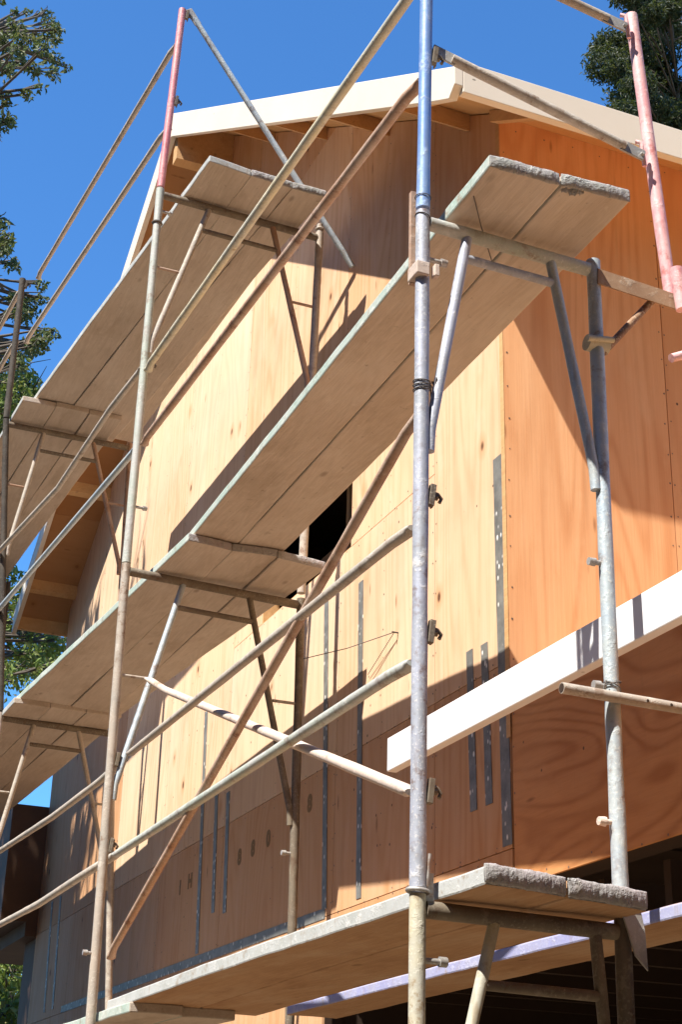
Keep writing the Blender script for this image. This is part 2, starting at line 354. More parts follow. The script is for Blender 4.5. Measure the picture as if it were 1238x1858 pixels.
def cut(rect, hole):
    x0, x1, z0, z1 = rect; a0, a1, b0, b1 = hole
    if a1 <= x0 or a0 >= x1 or b1 <= z0 or b0 >= z1: return [rect]
    o = []
    if z0 < b0: o.append((x0, x1, z0, b0))
    if z1 > b1: o.append((x0, x1, b1, z1))
    zz0, zz1 = max(z0, b0), min(z1, b1)
    if x0 < a0: o.append((x0, a0, zz0, zz1))
    if x1 > a1: o.append((a1, x1, zz0, zz1))
    return o
xs = [XL, -7.1, -5.9, -4.72, -3.45, -1.76, -.66, 0]
zs = [0.02, 2.775, 3.51, 5.72, 7.52, 9.2]
rects = []
for i in range(len(xs)-1):
    for j in range(len(zs)-1):
        for r in cut((xs[i], xs[i+1], zs[j], zs[j+1]), WIN):
            rects += cut(r, GAR)
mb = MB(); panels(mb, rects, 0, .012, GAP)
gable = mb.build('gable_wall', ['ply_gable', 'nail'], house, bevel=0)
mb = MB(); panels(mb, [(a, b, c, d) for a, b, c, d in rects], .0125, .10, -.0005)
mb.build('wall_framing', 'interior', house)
# side wall on the eave side, X = 0, sheets lap the gable sheets
ys = [-.004, .82, 2.04, 3.26, 4.48, 5.7, 6.92, DEPTH]
mb = MB()
for i in range(len(ys)-1):
    for z0, z1 in ((3.452, 6.165),):
        mb.box((.0, ys[i]+GAP, z0+GAP), (.012, ys[i+1]-GAP, z1-GAP), 0, (random.random(), random.random(), random.random()))
for i in range(len(ys)-1): nails(mb, max(ys[i], 0), ys[i+1], 3.46, 6.1, lambda y, z: (.0132, y, z))
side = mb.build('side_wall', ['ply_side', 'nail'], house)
mb = MB().box((-.09, .10, 2.87), (-.0005, DEPTH, 6.1)); mb.build('wall_framing', 'interior', house)
# other walls, floor and ceilings that close the rooms
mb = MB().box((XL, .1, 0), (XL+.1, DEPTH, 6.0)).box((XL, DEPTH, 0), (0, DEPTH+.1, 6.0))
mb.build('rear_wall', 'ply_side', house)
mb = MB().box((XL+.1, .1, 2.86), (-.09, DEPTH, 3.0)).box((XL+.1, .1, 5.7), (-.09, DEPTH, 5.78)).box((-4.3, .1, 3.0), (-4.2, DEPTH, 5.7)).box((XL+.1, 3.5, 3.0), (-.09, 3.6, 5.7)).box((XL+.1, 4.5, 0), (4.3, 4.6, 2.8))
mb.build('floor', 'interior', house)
for k, x_ in enumerate((-2.72, -2.31, -1.90)):
    MB().box((x_, .42, 3.0), (x_+.04, .51, 5.7)).build('stud', 'studwood', house)
MB().box((-3.2, .42, 5.1), (-1.4, .50, 5.14)).build('stud', 'studwood', house)
# window rough opening: jamb, sill and header
wi = thing('window', (-2.2, 0, 4.6), None, None); wi.parent = house; wi.location = V(-2.2, 0, 4.6)-origin(house); del wi
wnd = [o for o in house.children if o.name.startswith('window')][0]
mb = MB().box((WIN[0], .003, WIN[2]-.03), (WIN[1], .10, WIN[2]+.004)); mb.build('sill', 'lumber', wnd)
mb = MB().box((WIN[1]-.005, .004, WIN[2]+.004), (WIN[1]+.03, .10, WIN[3])); mb.build('jamb', 'lumber', wnd)
mb = MB().box((WIN[0]-.03, .004, WIN[2]+.004), (WIN[0]+.005, .10, WIN[3])); mb.build('jamb', 'lumber', wnd)

# ground floor wing toward the camera: header wall of wavy plywood, white edge board, flat deck, garage
mb = MB()
mb.box((.0145, .0, 2.632), (2.44, .012, 3.447), 0, (.3, .4, .1)); mb.box((2.445, .0, 2.632), (4.4, .012, 3.447), 0, (.6, .7, .9))
nails(mb, .0145, 2.44, 2.632, 3.447, lambda x, z: (x, -.0012, z)); mb.build('header_panel', ['ply_wavy', 'nail'], house)
mb = MB().box((.0145, .0125, 2.64), (4.4, .14, 3.39))
mb.build('header_beam', 'interior', house)
mb = MB().box((.016, .014, 3.40), (4.5, 4.6, 3.445)); mb.build('deck', 'lumber', house)
q_ = at(703, 1338, Y=-.45); r_ = at(703, 1400, Y=-.45)
for x_ in (1.95, 3.2, 4.3): MB().box((x_, -.409, 3.03), (x_+.04, -.0005, 3.12)).build('outrigger', 'lumber', house)
wb = MB().box((q_[0], -.45, r_[2]), (4.5, -.41, q_[2]-.004)).build('edge_board', 'white', house, bevel=.004); wb['label'] = 'long white primed board standing off the wall below the corner'
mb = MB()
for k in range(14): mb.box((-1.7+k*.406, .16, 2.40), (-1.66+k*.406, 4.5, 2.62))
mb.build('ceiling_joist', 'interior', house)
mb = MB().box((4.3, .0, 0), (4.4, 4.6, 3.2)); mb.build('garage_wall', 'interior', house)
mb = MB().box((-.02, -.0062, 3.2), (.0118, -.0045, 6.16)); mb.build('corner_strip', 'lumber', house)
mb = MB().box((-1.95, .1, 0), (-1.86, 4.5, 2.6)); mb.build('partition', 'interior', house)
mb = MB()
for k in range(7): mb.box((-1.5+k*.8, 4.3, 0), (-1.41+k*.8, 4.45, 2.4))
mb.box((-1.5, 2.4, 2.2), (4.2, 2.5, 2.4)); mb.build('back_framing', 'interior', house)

# metal hold-down straps, each nailed on the gable wall
def strap(p0, p1, w, lab=None):
    mb = MB(); a, b = V(*p0), V(*p1); ax = V(1, 0, 0) if abs(b[2]-a[2]) > abs(b[0]-a[0]) else V(0, 0, 1); h = ax*w/2
    N = 10; pts = []
    for i in range(N+1): pts.append((a+(b-a)*i/N, random.uniform(-.0008, .0008)))
    vs = []
    for p, j in pts:
        for sgn in (-1, 1):
            q = p+sgn*h; vs += [(q[0], -.0005+j*.0, q[2]), (q[0], -.0035+j, q[2])]
    fs = []
    for i in range(N):
        k = i*4; fs += [(k+1, k+3, k+7, k+5), (k, k+1, k+5, k+4), (k+2, k+6, k+7, k+3)]
    fs += [(0, 2, 3, 1), (N*4, N*4+1, N*4+3, N*4+2)]
    mb.add(vs, fs); o = mb.build('metal_strap', 'strap', house)
    if lab: o['label'] = lab
    return o
strap((-.062, 0, 4.425), (-.035, 0, 2.79), .074, 'wide grey steel strap at the wall corner')
strap((-.20, 0, 3.64), (-.175, 0, 2.975), .056); strap((-.33, 0, 3.65), (-.305, 0, 2.975), .056)
strap((-1.49, 0, 4.36), (-1.44, 0, 2.80), .055); strap((-1.945, 0, 4.41), (-1.85, 0, 2.81), .055)
strap((-3.93, 0, 4.33), (-3.82, 0, 2.83), .055); strap((-3.62, 0, 3.74), (-3.56, 0, 3.03), .055); strap((-3.40, 0, 3.70), (-3.35, 0, 3.0), .055)
strap((-7.9, 0, 3.72), (-7.80, 0, 2.83), .055); strap((-7.60, 0, 3.72), (-7.5, 0, 2.83), .055)
strap((-7.2, 0, 2.80), (-1.84, 0, 2.79), .05, 'long horizontal grey strap along the floor line')
# stencilled letters on the sheathing, turned on their side as the sheet was hung
def letters(txt, loc, size, ang):
    cu = bpy.data.curves.new('stencil', 'FONT'); cu.body = txt; cu.size = size; cu.extrude = .0004; cu.align_x = 'CENTER'; cu.offset = .007
    to = bpy.data.objects.new('tmp', cu); COL.objects.link(to); dg = bpy.context.evaluated_depsgraph_get()
    me = bpy.data.meshes.new_from_object(to.evaluated_get(dg)); bpy.data.objects.remove(to)
    me.materials.clear(); me.materials.append(M['slate'])
    o = bpy.data.objects.new('stencil_mark', me); COL.objects.link(o); o.parent = house
    o.location = V(*loc)-origin(house); o.rotation_euler = (math.pi/2, ang, 0); return o
for t, x, z in (('8', -3.14, 3.24), ('8', -2.92, 3.25), ('0', -2.68, 3.26), ('H', -4.05, 3.25), ('I', -4.25, 3.24), ('8', -2.09, 3.33)):
    letters(t, (x, -.0012, z), .115, 0)

# ---- roof: sheathing slabs, rake and eave fascia, lookouts, ridge beam
def slab(mb, x0, x1, y0, y1, drop, thick, pc=None, mi=0):
    poly = [(x0, y0, rz(x0)-drop), (x1, y0, rz(x1)-drop), (x1, y0, rz(x1)-drop-thick), (x0, y0, rz(x0)-drop-thick)]
    mb.prism(poly, (0, y1-y0, 0), mi, pc)
EX0, EX1 = -8.62, .5                         # outer faces of the two eaves
OH = -.48
for x0, x1 in ((EX0, PKX), (PKX, EX1)):
    mb = MB(); nseg = 4
    for k in range(nseg):
        a = x0+(x1-x0)*k/nseg; b = x0+(x1-x0)*(k+1)/nseg
        slab(mb, a+.002, b-.002, OH+.042, DEPTH+.4, .032, .02, (random.random(), random.random(), random.random()))
    rf = mb.build('roof', 'soffit' if x1 == EX1 else 'soffit_shaded', house)
    mb = MB(); slab(mb, max(x0, EX0+.05), min(x1, EX1-.045), OH+.042, DEPTH+.4, .0, .03); mb.build('roof_covering', 'roofing', rf)
def rake(x0, x1):
    mb = MB()
    if x1 == EX1: poly = [(x0, rz(x0)), (x1, rz(x1)), (x1, rz(x1)-.09), (x1-.055, rz(x1-.055)-.165), (x1-.2, rz(x1-.2)-.17), (x0, rz(x0)-.215)]
    else: poly = [(x0, rz(x0)), (x1, rz(x1)), (x1, rz(x1)-.215), (x0, rz(x0)-.2)]
    mb.prism([(x, OH, z) for x, z in poly], (0, .04, 0)); return mb.build('rake_fascia', 'primed', house, bevel=.003)
rake(PKX, EX1); rake(EX0, PKX-.002)
mb = MB().box((EX1-.038, OH+.0405, rz(EX1)-.118), (EX1-.001, DEPTH+.4, rz(EX1)+.04)); mb.build('eave_fascia', 'primed', house, bevel=.003)
mb = MB().box((EX0, OH+.0405, rz(EX0)-.15), (EX0+.04, DEPTH+.4, rz(EX0)-.01)); mb.build('eave_fascia', 'lumber', house)
def sloped_block(mb, xc, wx, y0, y1, drop, h):
    a, b = xc-wx/2, xc+wx/2
    mb.prism([(a, y0, rz(a)-drop), (b, y0, rz(b)-drop), (b, y0, rz(b)-drop-h), (a, y0, rz(a)-drop-h)], (0, y1-y0, 0))
for xc in (-3.2, -2.2, -1.25, -.30, -5.2, -6.2, -7.2, -8.2):
    mb = MB(); sloped_block(mb, xc, .045, OH+.043, -.001, .054, .095); mb.build('lookout', 'lumber', house)
mb = MB().box((PKX-.05, OH+.043, 8.60), (PKX+.05, -.001, 8.95)); mb.build('ridge_beam', 'lumber', house)
# boxed soffit under the eave and the barge block at the corner
mb = MB(); poly = [(.0125, rz(.0125)-.056), (.46, rz(.46)-.056), (.46, rz(.46)-.10), (.0125, rz(.0125)-.075)]
mb.prism([(x, .005, z) for x, z in poly], (0, DEPTH, 0)); mb.build('eave_soffit', 'soffit', house)
mb = MB(); mb.prism([(.012, OH+.044, rz(.012)-.056), (.46, OH+.044, rz(.46)-.056), (.46, OH+.044, rz(.46)-.13), (.10, OH+.044, rz(.1)-.16)], (0, .04, 0)); mb.build('barge_block', 'lumber', house)
mb = MB(); mb.prism([(.0, -.045, rz(0)-.056), (.46, -.045, rz(.46)-.056), (.46, -.045, rz(.46)-.115), (.0, -.045, rz(0)-.12)], (0, .043, 0)); mb.build('barge_block', 'lumber', house)
# ---- low wing at the far end of the gable wall
mb = MB().box((-8.95, .02, 0), (XL-.002, 3, 3.52)); mb.box((-10.4, -.1, 3.5), (XL-.002, 3, 3.7)); mb.build('side_wing', 'darktrim', house)
mb = MB(); mb.prism([(XL-.003, -.32, 4.62), (-9.0, -.32, 4.62), (-10.6, -.32, 3.72), (-10.6, -.32, 3.62), (XL-.003, -.32, 3.62)], (0, 3.2, 0)); mb.build('wing_roof', 'darktrim', house)

# ------------------------------------------------------------------ scaffolding
XA, XB, XC, XD = 1.64, -1.68, -4.73, -7.78
TR = .0215
def lerp(a, b, t): return V(*a)+(V(*b)-V(*a))*t
def frame(o0, o1, i0, i1, mat, label, knee=(.27, .73), drop=.75, sub=.1, rungs=True, mats=None, r=TR, group='tubular scaffold frames'):
    """one welded frame: outer post o0->o1, inner post i0->i1 (bottom -> top)"""
    mats = mats or {}
    t = thing('scaffold_section', (V(*o0)+V(*i0))/2, label, 'scaffold', group)
    MB().tube([o0, o1], r).build('post', mats.get('outer', mat), t)
    MB().tube([i0, i1], r).build('post', mats.get('inner', mat), t)
    zt = min(o1[2], i1[2]); bo = lerp(o0, o1, (o1[2]-.0-o0[2])/(o1[2]-o0[2])); bi = lerp(i0, i1, 1.0)
    bo = V(*o1)-V(0, 0, .035); bi = V(*i1)-V(0, 0, .035)
    e = (bi-bo)/np.linalg.norm(bi-bo)
    MB().tube([bo+e*r*.9, bi-e*r*.9], r*.98).build('bearer', mats.get('bearer', mat), t)
    ko, ki = lerp(bo, bi, knee[0]), lerp(bo, bi, knee[1])
    lo = lerp(o0, o1, 1-drop/(o1[2]-o0[2])); li = lerp(i0, i1, 1-drop/(i1[2]-i0[2]))
    MB().tube([ko-V(0, 0, r*.7), lo+e*.028+V(0, 0, .06), lo+e*.024-V(0, 0, .01)], r*.74).build('knee_brace', mats.get('kneeo', mat), t)
    MB().tube([ki-V(0, 0, r*.7), li-e*.028+V(0, 0, .06), li-e*.024-V(0, 0, .01)], r*.74).build('knee_brace', mats.get('kneei', mat), t)
    s0 = ko+(lo+e*.028+V(0, 0, .06)-ko)*(sub/(drop-.06)); s1 = ki+(li-e*.028+V(0, 0, .06)-ki)*(sub/(drop-.06))
    MB().tube([s0+e*.012, s1-e*.012], r*.62).build('sub_bar', mats.get('sub', mat), t)
    if rungs:
        for (k, l, p0, p1, sg) in ((ko, lo, o0, o1, 1), (ki, li, i0, i1, -1)):
            q = k+(l-k)*.47; pz = V(*p0)+(V(*p1)-V(*p0))*((q[2]-p0[2])/(p1[2]-p0[2]))
            MB().tube([pz+e*sg*r*.8, q-e*sg*r*.5], .008, 8).build('rung', mats.get('rung', mat), t)
    return t
def pin(par, p, d=(0, 1, 0), L=.07, mat='steel'):           # lock pin stub with a button head
    d = V(*d)/np.linalg.norm(d); p = V(*p)
    MB().tube([p+d*.017, p+d*L], .0075, 8).tube([p+d*(L-.012), p+d*(L+.008)], [.013, .012], 8).build('lock_pin', mat, par)
def latch(par, p, d=(0, 1, 0), mat='dark'):                  # drop-lock: stud, flat plate, hanging hook
    p = V(*p); d = V(*d)/np.linalg.norm(d); u = V(0, 0, 1); s = np.cross(d, u)
    mb = MB().tube([p+d*.017, p+d*.05], .009, 8)
    mb.bar(p+d*.024-u*.034+s*.010, p+d*.032+u*.030+s*.010, .018, .016, d)
    mb.tube([p+d*.034+u*.012, p+d*.052+u*.010, p+d*.062-u*.002, p+d*.056-u*.014], .0055, 8)
    mb.bar(p+d*.036-u*.03-s*.008, p+d*.046+u*.028-s*.008, .014, .005, d)
    mb.build('drop_lock', mat, par, bevel=.0015)
# -- nearest frame line A
A_o = lambda z: V(XA, -1.175+.003*(z-2.2), z); A_i = lambda z: V(XA, -.597+.0045*(z-2.2), z)
fa = frame(A_o(2.27), A_o(4.235), A_i(2.27), A_i(4.225), 'galv', 'lilac grey frame nearest the camera, just under the upper plank end', knee=(.25, .74), drop=.77, sub=.09, rungs=False,
           mats=dict(bearer='greenish', inner='bluegrey', kneeo='galv', kneei='bluegrey', sub='galv'))
fa2 = frame(A_o(.2), A_o(2.255), A_i(.2), A_i(2.245), 'olive', 'yellowed frame nearest the camera, holding the lowest plank end', knee=(.36, .86), drop=.8, sub=.17, rungs=False,
            mats=dict(bearer='dark', inner='dark', kneeo='olive', kneei='dark', sub='dark'))
# couplings between the two lifts
c0 = A_o(2.262)
mb = MB().ring(c0, (0, .1, 1), .026, .0055, 20, 6).tube([c0+V(.012, .018, .01), c0+V(.014, .026, .09)], .005, 8); mb.bar(c0+V(.0, .03, -.05), c0+V(0, .03, .045), .02, .014, (1, 0, 0)); mb.build('coupling_collar', 'steel', fa2)
for z in (3.30, 2.91, 2.49): latch(fa, A_o(z+.02))
pin(fa, A_o(4.075), mat='steel'); pin(fa2, A_o(2.10)); pin(fa, A_i(3.22), (0, -1, 0), .05); pin(fa, A_i(2.49), (0, -1, 0), .05, 'palewood'); pin(fa, A_i(2.86), (0, -1, 0), .05)
# steel gusset plate hanging at the low inner joint
q = A_i(2.265)
mb = MB(); mb.prism([q+V(.03, -.035, .03), q+V(.03, .03, .025), q+V(.03, .045, -.05), q+V(.03, .048, -.15), q+V(.03, .012, -.115)], (.006, 0, 0)); mb.tube([q+V(.035, -.05, .02), q+V(.04, .04, .035)], .012, 8)
mb.prism([q+V(.0, -.12, .022), q+V(.0, .01, .045), q+V(.0, .02, .0), q+V(0, -.06, .0)], (.03, 0, 0)); mb.build('gusset_plate', 'steel', fa2, bevel=.002)
# flat sleeve and block clamp on the outer post
z = 4.02; q = A_o(z)
mb = MB().bar(q+V(-.034, -.014, -.02), q+V(-.034, -.014, .30), .016, .022, (0, 1, 0)); mb.build('splice_bar', 'rust', fa)
mb = MB().box(q+V(-.034, -.032, -.018), q+V(.03, .010, .025)).box(q+V(.0, .028, -.01), q+V(.026, .044, .03)); mb.build('block_clamp', 'palewood', fa, bevel=.003)
for z in (4.18, 4.245, 4.27):
    pass
for z, tl, lab in ((4.285, .05, 'wire loop round the blue upright just above the near bearer'), (4.215, .35, 'slanting wire loop where the near bearer meets the outer post')):
    tag(MB().ring(A_o(z), (0, tl, 1), .0235, .0016, 24, 5).build('tie_wire', 'wire'), lab, 'wire')
mb = MB(); pts = []
for k in range(64):
    t = 2*math.pi*k/20; pts.append(A_o(3.635+.011*k/20)+V(.0238*math.cos(t), .0238*math.sin(t), .006*math.sin(t*.9)))
pk = A_o(3.66)+V(0, .035, 0)
for k in range(16): pts.append(pk+V(random.uniform(-.012, .014), random.uniform(-.010, .022), random.uniform(-.055, .035)))
mb.tube(pts, .0020, 5)
tag(mb.build('tie_wire', 'wire'), 'tangled dark wire wound round the nearest outer post and its brace', 'wire')
# -- blue guard post on A
gp = thing('guard_post', A_o(4.24), 'chalky blue upright standing on the nearest outer post', 'post', 'guard posts on the scaffold')
MB().tube([A_o(4.245), at(775, -40, X=XA)], TR*.97).build('post', 'blue', gp)
latch(gp, at(772, 100, X=XA), (0, 1, 0)); 
# -- side bracket at A inner post with its leaning pink guard post
br = thing('side_bracket', A_i(4.1), 'rusty angle iron bracket reaching from the near inner post towards the house', 'bracket')
b0, b1 = A_i(4.185)+V(0, .0, 0), V(XA, -.262, 4.165)
mb = MB().bar(b0, b1, .045, .005, (0, 0, 1)).bar(b0+V(.023, 0, -.028), b1+V(.023, 0, -.028), .005, .052, (0, 0, 1)); mb.build('angle_arm', 'rusttan', br)
mb = MB().tube([at(1095, 640, X=XA), at(1190, 540, X=XA)], .012, 10); mb.build('strut', 'rusttan', br)
mb = MB().tube([A_i(3.93)+V(0, -.035, 0), A_i(3.93)+V(0, .035, 0)], .026, 12).tube([A_i(3.93)+V(.03, -.05, -.005), A_i(3.93)+V(.03, .04, .01)], .010, 8); mb.build('clamp', 'olive', br)
pp = thing('guard_post', at(1217, 540, X=XA), 'pale pink upright leaning on the end of the side bracket', 'post', 'guard posts on the scaffold')
p0, p1 = at(1218, 538, X=XA), at(1146, 28, X=XA)
MB().tube([p0, p1], TR*.97).build('post', 'pinkpale', pp)
for px_, py_ in ((1162, 265), (1134, 35)):
    q = at(px_, py_, X=XA+.02); mb = MB().tube([q+V(0, -.015, .012), q+V(.01, -.002, .006), q+V(.005, .006, -.03), q+V(0, .014, -.075)], .0075, 8); mb.build('keeper_hook', 'pinkpale', pp)
tag(MB().tube([at(1228, 488, X=XA+.05), at(1240, 562, X=XA+.05)], .021).build('pink_pipe', 'pinkpale'), 'short pink pipe at the right edge, upright beside the bracket end', 'pipe')
tag(MB().tube([at(1219, 650, X=XA+.02), at(1300, 628, X=XA+.02)], .014, 12).build('pink_pipe', 'pinkpale'), 'thin pale pipe end poking in below the side bracket', 'pipe')
# end rails between blue and pink posts
def endplate(a, d, par, L=.075, sx=1):
    a = V(*a); mb = MB().bar(a-d*.01, a+d*L, .008, .042, (0, 0, 1)); mb.tube([a+V(-.012, 0, 0), a+V(.015, 0, 0)], .007, 8); mb.build('end_plate', 'steel', par, bevel=.002)
for a, b, lab in ((at(790, 92, X=XA-.02), at(1165, 281, X=XA+.03), 'weathered end rail with plate ends, lower of two between blue and pink uprights'),
                  (at(850, -85, X=XA-.02), at(1133, 48, X=XA+.03), 'weathered end rail ending high on the leaning pink upright, cut off by the top edge')):
    t = thing('end_rail', a, lab, 'rail', 'end guard rails')
    d = (b-a)/np.linalg.norm(b-a); MB().tube([a+d*.06, b-d*.06], .0165).build('tube', 'tan', t)
    endplate(a, d, t); endplate(b, -d, t)
# -- frame line B
B_o = lambda z: V(XB, np.interp(z, [2.2, 4.3, 6.46, 7.75], [-1.132, -1.152, -1.147, -1.116]), z)
B_i = lambda z: V(XB, np.interp(z, [2.2, 2.67, 4.27, 6.45], [-.222, -.222, -.246, -.218]), z)
fb = frame(B_o(4.32), B_o(6.49), B_i(4.32), B_i(6.475), 'tan', 'weathered frame under the highest planks, second line from the camera', knee=(.30, .70), drop=1.0, sub=.16,
           mats=dict(outer='greenish', bearer='dark', kneei='rust', sub='dark', rung='rust'))
fb2 = frame(B_o(2.2), B_o(4.315), B_i(2.2), B_i(4.29), 'tan', 'dark stained frame behind the crossing braces, second line from the camera', knee=(.32, .70), drop=1.13, sub=.14,
            mats=dict(outer='tan', bearer='dark', inner='dark', kneeo='bluegrey', kneei='dark', sub='dark', rung='tan'))
pin(fb, B_o(4.62)); pin(fb, B_i(4.95), (0, -1, 0), .06); pin(fb2, B_i(3.02), (0, -1, 0), .06); pin(fb2, B_o(2.5), (0, -1, 0), .05); pin(fb, B_o(6.35)); latch(fb, B_o(5.42)); latch(fb2, B_o(3.36)); latch(fb2, B_o(2.97))
MB().ring(B_o(6.27), (0, .1, 1), .022, .008, 18, 6).build('tape_band', 'wire', fb)
MB().tube([B_i(6.475), B_i(6.53)], .017).ring(B_i(6.50), (0, 0, 1), .02, .006).build('coupling_pin', 'tan', fb)
gb = thing('guard_post', B_o(6.49), 'deep pink upright standing at the left above the highest planks', 'post', 'guard posts on the scaffold')
MB().tube([B_o(6.5), at(331, 18, X=XB)], TR*.97).build('post', 'pink', gb)
latch(gb, at(330, 26, X=XB)); latch(gb, at(310, 182, X=XB), mat='wire')
# the loose end rail hanging from the pink upright down to the gable wall
a, b = at(345, 22, X=XB), at(640, 484, Y=-.022)
t = thing('end_rail', a, 'loose grey end rail hanging diagonally from the deep pink upright to the wall', 'rail', 'end guard rails')
d = (b-a)/np.linalg.norm(b-a); MB().tube([a+d*.05, b], .0165).build('tube', 'bluegrey', t)
mb = MB().bar(a-d*.02, a+d*.09, .008, .044, (0, 0, 1)); mb.build('end_plate', 'steel', t, bevel=.002)
# -- frame line C
C_o = lambda z: V(XC, np.interp(z, [2.2, 4.35, 6.46, 7.6], [-1.12, -1.15, -1.353, -1.363]), z)
C_i = lambda z: V(XC, np.interp(z, [2.2, 4.35, 6.48], [-.24, -.40, -.45]), z)
fc = frame(C_o(4.38), C_o(6.47), C_i(4.38), C_i(6.47), 'rust', 'rusty frame at the far left below the high planks', knee=(.3, .7), drop=1.0, sub=.16, mats=dict(bearer='dark', outer='backlit', kneeo='tan', sub='dark'))
fc2 = frame(C_o(2.2), C_o(4.37), C_i(2.2), C_i(4.36), 'tan', 'far left frame whose bearer carries the middle planks at the left edge', knee=(.3, .7), drop=1.05, sub=.15, mats=dict(bearer='dark', sub='dark'))
gc = thing('guard_post', C_o(6.48), 'backlit dark upright at the far left in front of the tree', 'post', 'guard posts on the scaffold')
MB().tube([C_o(6.48), C_o(7.62)], TR*1.05).build('post', 'backlit', gc); latch(gc, C_o(7.58), mat='backlit')
# -- frame line D, mostly outside the picture
fd = frame(V(XD, -1.45, 4.38), V(XD, -1.5, 6.45), V(XD, -.68, 4.38), V(XD, -.70, 6.42), 'backlit', 'dark frame beyond the far left planks, seen against the foliage', rungs=False)
fd2 = frame(V(XD, -1.4, .05), V(XD, -1.45, 4.37), V(XD, -.66, .05), V(XD, -.68, 4.37), 'backlit', 'tall dark frame under the last planks, low at the left edge', rungs=False)
for nm, fo, fi, z1, lb in (('B', B_o, B_i, 2.19, 'bottom frame under the second line, below the picture'), ('C', C_o, C_i, 2.19, 'bottom frame at far left, below the picture')):
    frame(fo(2.2)*V(1, 1, 0)+V(0, 0, .05), fo(2.2)-V(0, 0, .01), fi(2.2)*V(1, 1, 0)+V(0, 0, .05), fi(2.2)-V(0, 0, .01), 'tan', lb, rungs=False)

# -- guard rails and braces: tube with flattened bent ends
def rail(pts, mat, label, r=.0165, cat='rail', name='guard_rail', group='guard rails along the scaffold', sag=0.0):
    P = [V(*p) for p in pts]
    if len(P) == 2:
        a, b = P; L = np.linalg.norm(b-a); d = (b-a)/L; k = .10
        P = [a+V(0, .012, 0), a+d*k, lerp(a, b, .5)-V(0, 0, sag), b-d*k, b+V(0, .012, 0)]
    return tag(MB().tube(P, r, 14, 0, (1, 1)).build(name, mat), label, cat, group)
XBr, XAr = XB+.03, XA-.02
rail([at(752, 958, X=XAr), at(712, 985, X=XAr-.16), at(235, 1368, X=XBr)], 'tan', 'grey tan rail with bent near end, upper of the pair above the lowest planks')
rail([at(752, 1203, X=XAr), at(706, 1228, X=XAr-.16), at(208, 1552, X=XBr)], 'greenish', 'greenish grey rail with bent near end, lower of the pair above the lowest planks', .0175)
rail([at(775, -52, X=XAr), at(264, 672, X=XBr)], 'olive', 'yellowed rail rising past the blue upright, upper of the pair above the middle planks', .019)
rail([at(762, 146, X=XAr), at(257, 806, X=XBr)], 'rust', 'rust brown rail meeting the blue upright, lower of the pair above the middle planks', .0185)
rail([at(225, 1378, X=XBr-.03), at(180, 1418, X=XB-.35), at(95, 1482, X=XB-1.1), at(-10, 1550, X=XC)], 'tan', 'bowed grey rail at lower left leading off from the second frame, upper of two')
rail([at(215, 1548, X=XBr-.03), at(150, 1588, X=XB-.4), at(70, 1640, X=XB-1.4), at(-10, 1682, X=XC)], 'tan', 'thick mortar spattered rail at lower left, lower of two', .018)
rail([at(258, 668, X=XBr-.03), at(200, 742, X=XB-.42), at(105, 885, X=XB-1.6), at(-5, 1003, X=XC)], 'tan', 'bowed tan rail in front of the left planks, upper of two')
rail([at(246, 815, X=XBr-.03), at(190, 880, X=XB-.5), at(-5, 1108, X=XC)], 'bluegrey', 'straight grey rail in front of the left soffit, lower of two')
rail([at(320, 78, X=XBr-.03), at(66, 505, X=XC+.02)], 'tan', 'tan rail against blue sky, upper of two running to the dark upright')
rail([at(303, 232, X=XBr-.03), at(44, 622, X=XC+.02)], 'tan', 'tan rail against blue sky, lower of two running to the dark upright')
rail([C_o(7.55), V(XD, -1.5, 7.55)], 'tan', 'thin rail at left edge leading away from the dark upright, upper of two')
rail([C_o(7.1), V(XD, -1.5, 7.1)], 'tan', 'thin rail at left edge leading away from the dark upright, lower of two')
# cross braces of the near bay
rail([at(762, 742, X=XAr), at(196, 1738, X=XBr)], 'rust', 'rusty red diagonal brace falling from near post to the lower left', .0165, 'brace', 'cross_brace', 'cross braces of the near bay')
rail([at(268, 1232, X=XBr), at(300, 1252, X=XB+.2), at(748, 1438, X=XAr)], 'palewood', 'pale pinkish diagonal brace falling from the left to the near post', .0165, 'brace', 'cross_brace', 'cross braces of the near bay')
# inner rail lying just above the middle planks, hidden from below but casting its shadow on the wall
rail([V(-1.2, -.60, 4.51), V(-.5, -.595, 4.47), V(.3, -.585, 4.40), V(1.2, -.60, 4.335)], 'tan', 'inner rail lying low along the house side of the middle planks', .026)
# tube with open end at right, tied to the near inner post
t = thing('putlog_tube', at(1018, 1249, X=XA+.03), 'brown open ended tube with drilled holes wired to the near inner post', 'tube')
q0, q1 = at(1020, 1248, X=XA+.03), at(1262, 1290, X=XA+.03)
MB().tube([q0, q1], .0155).build('tube', 'tan', t)
d = (q1-q0)/np.linalg.norm(q1-q0)
mb = MB().tube([q0-d*.0012, q0+d*.0005], .012, 14)
for k in (.62, .80): c = lerp(q0, q1, k)+V(.0150, -.002, .0); mb.tube([c, c+V(.0012, 0, 0)], .0045, 8)
mb.build('bore_shade', 'interior', t)  # dark discs stand for the shade inside the hollow end and holes
mb = MB().ring(A_i(2.86), (0, .5, 1), .026, .002).ring(A_i(2.868), (0, -.3, 1), .026, .002).tube([A_i(2.87)+V(.02, -.03, 0), A_i(2.85)+V(.03, -.05, -.02), A_i(2.84)+V(.02, -.045, -.03)], .002, 5)
tag(mb.build('tie_wire', 'wire'), 'thin wire tying the brown tube to the near inner post', 'wire')

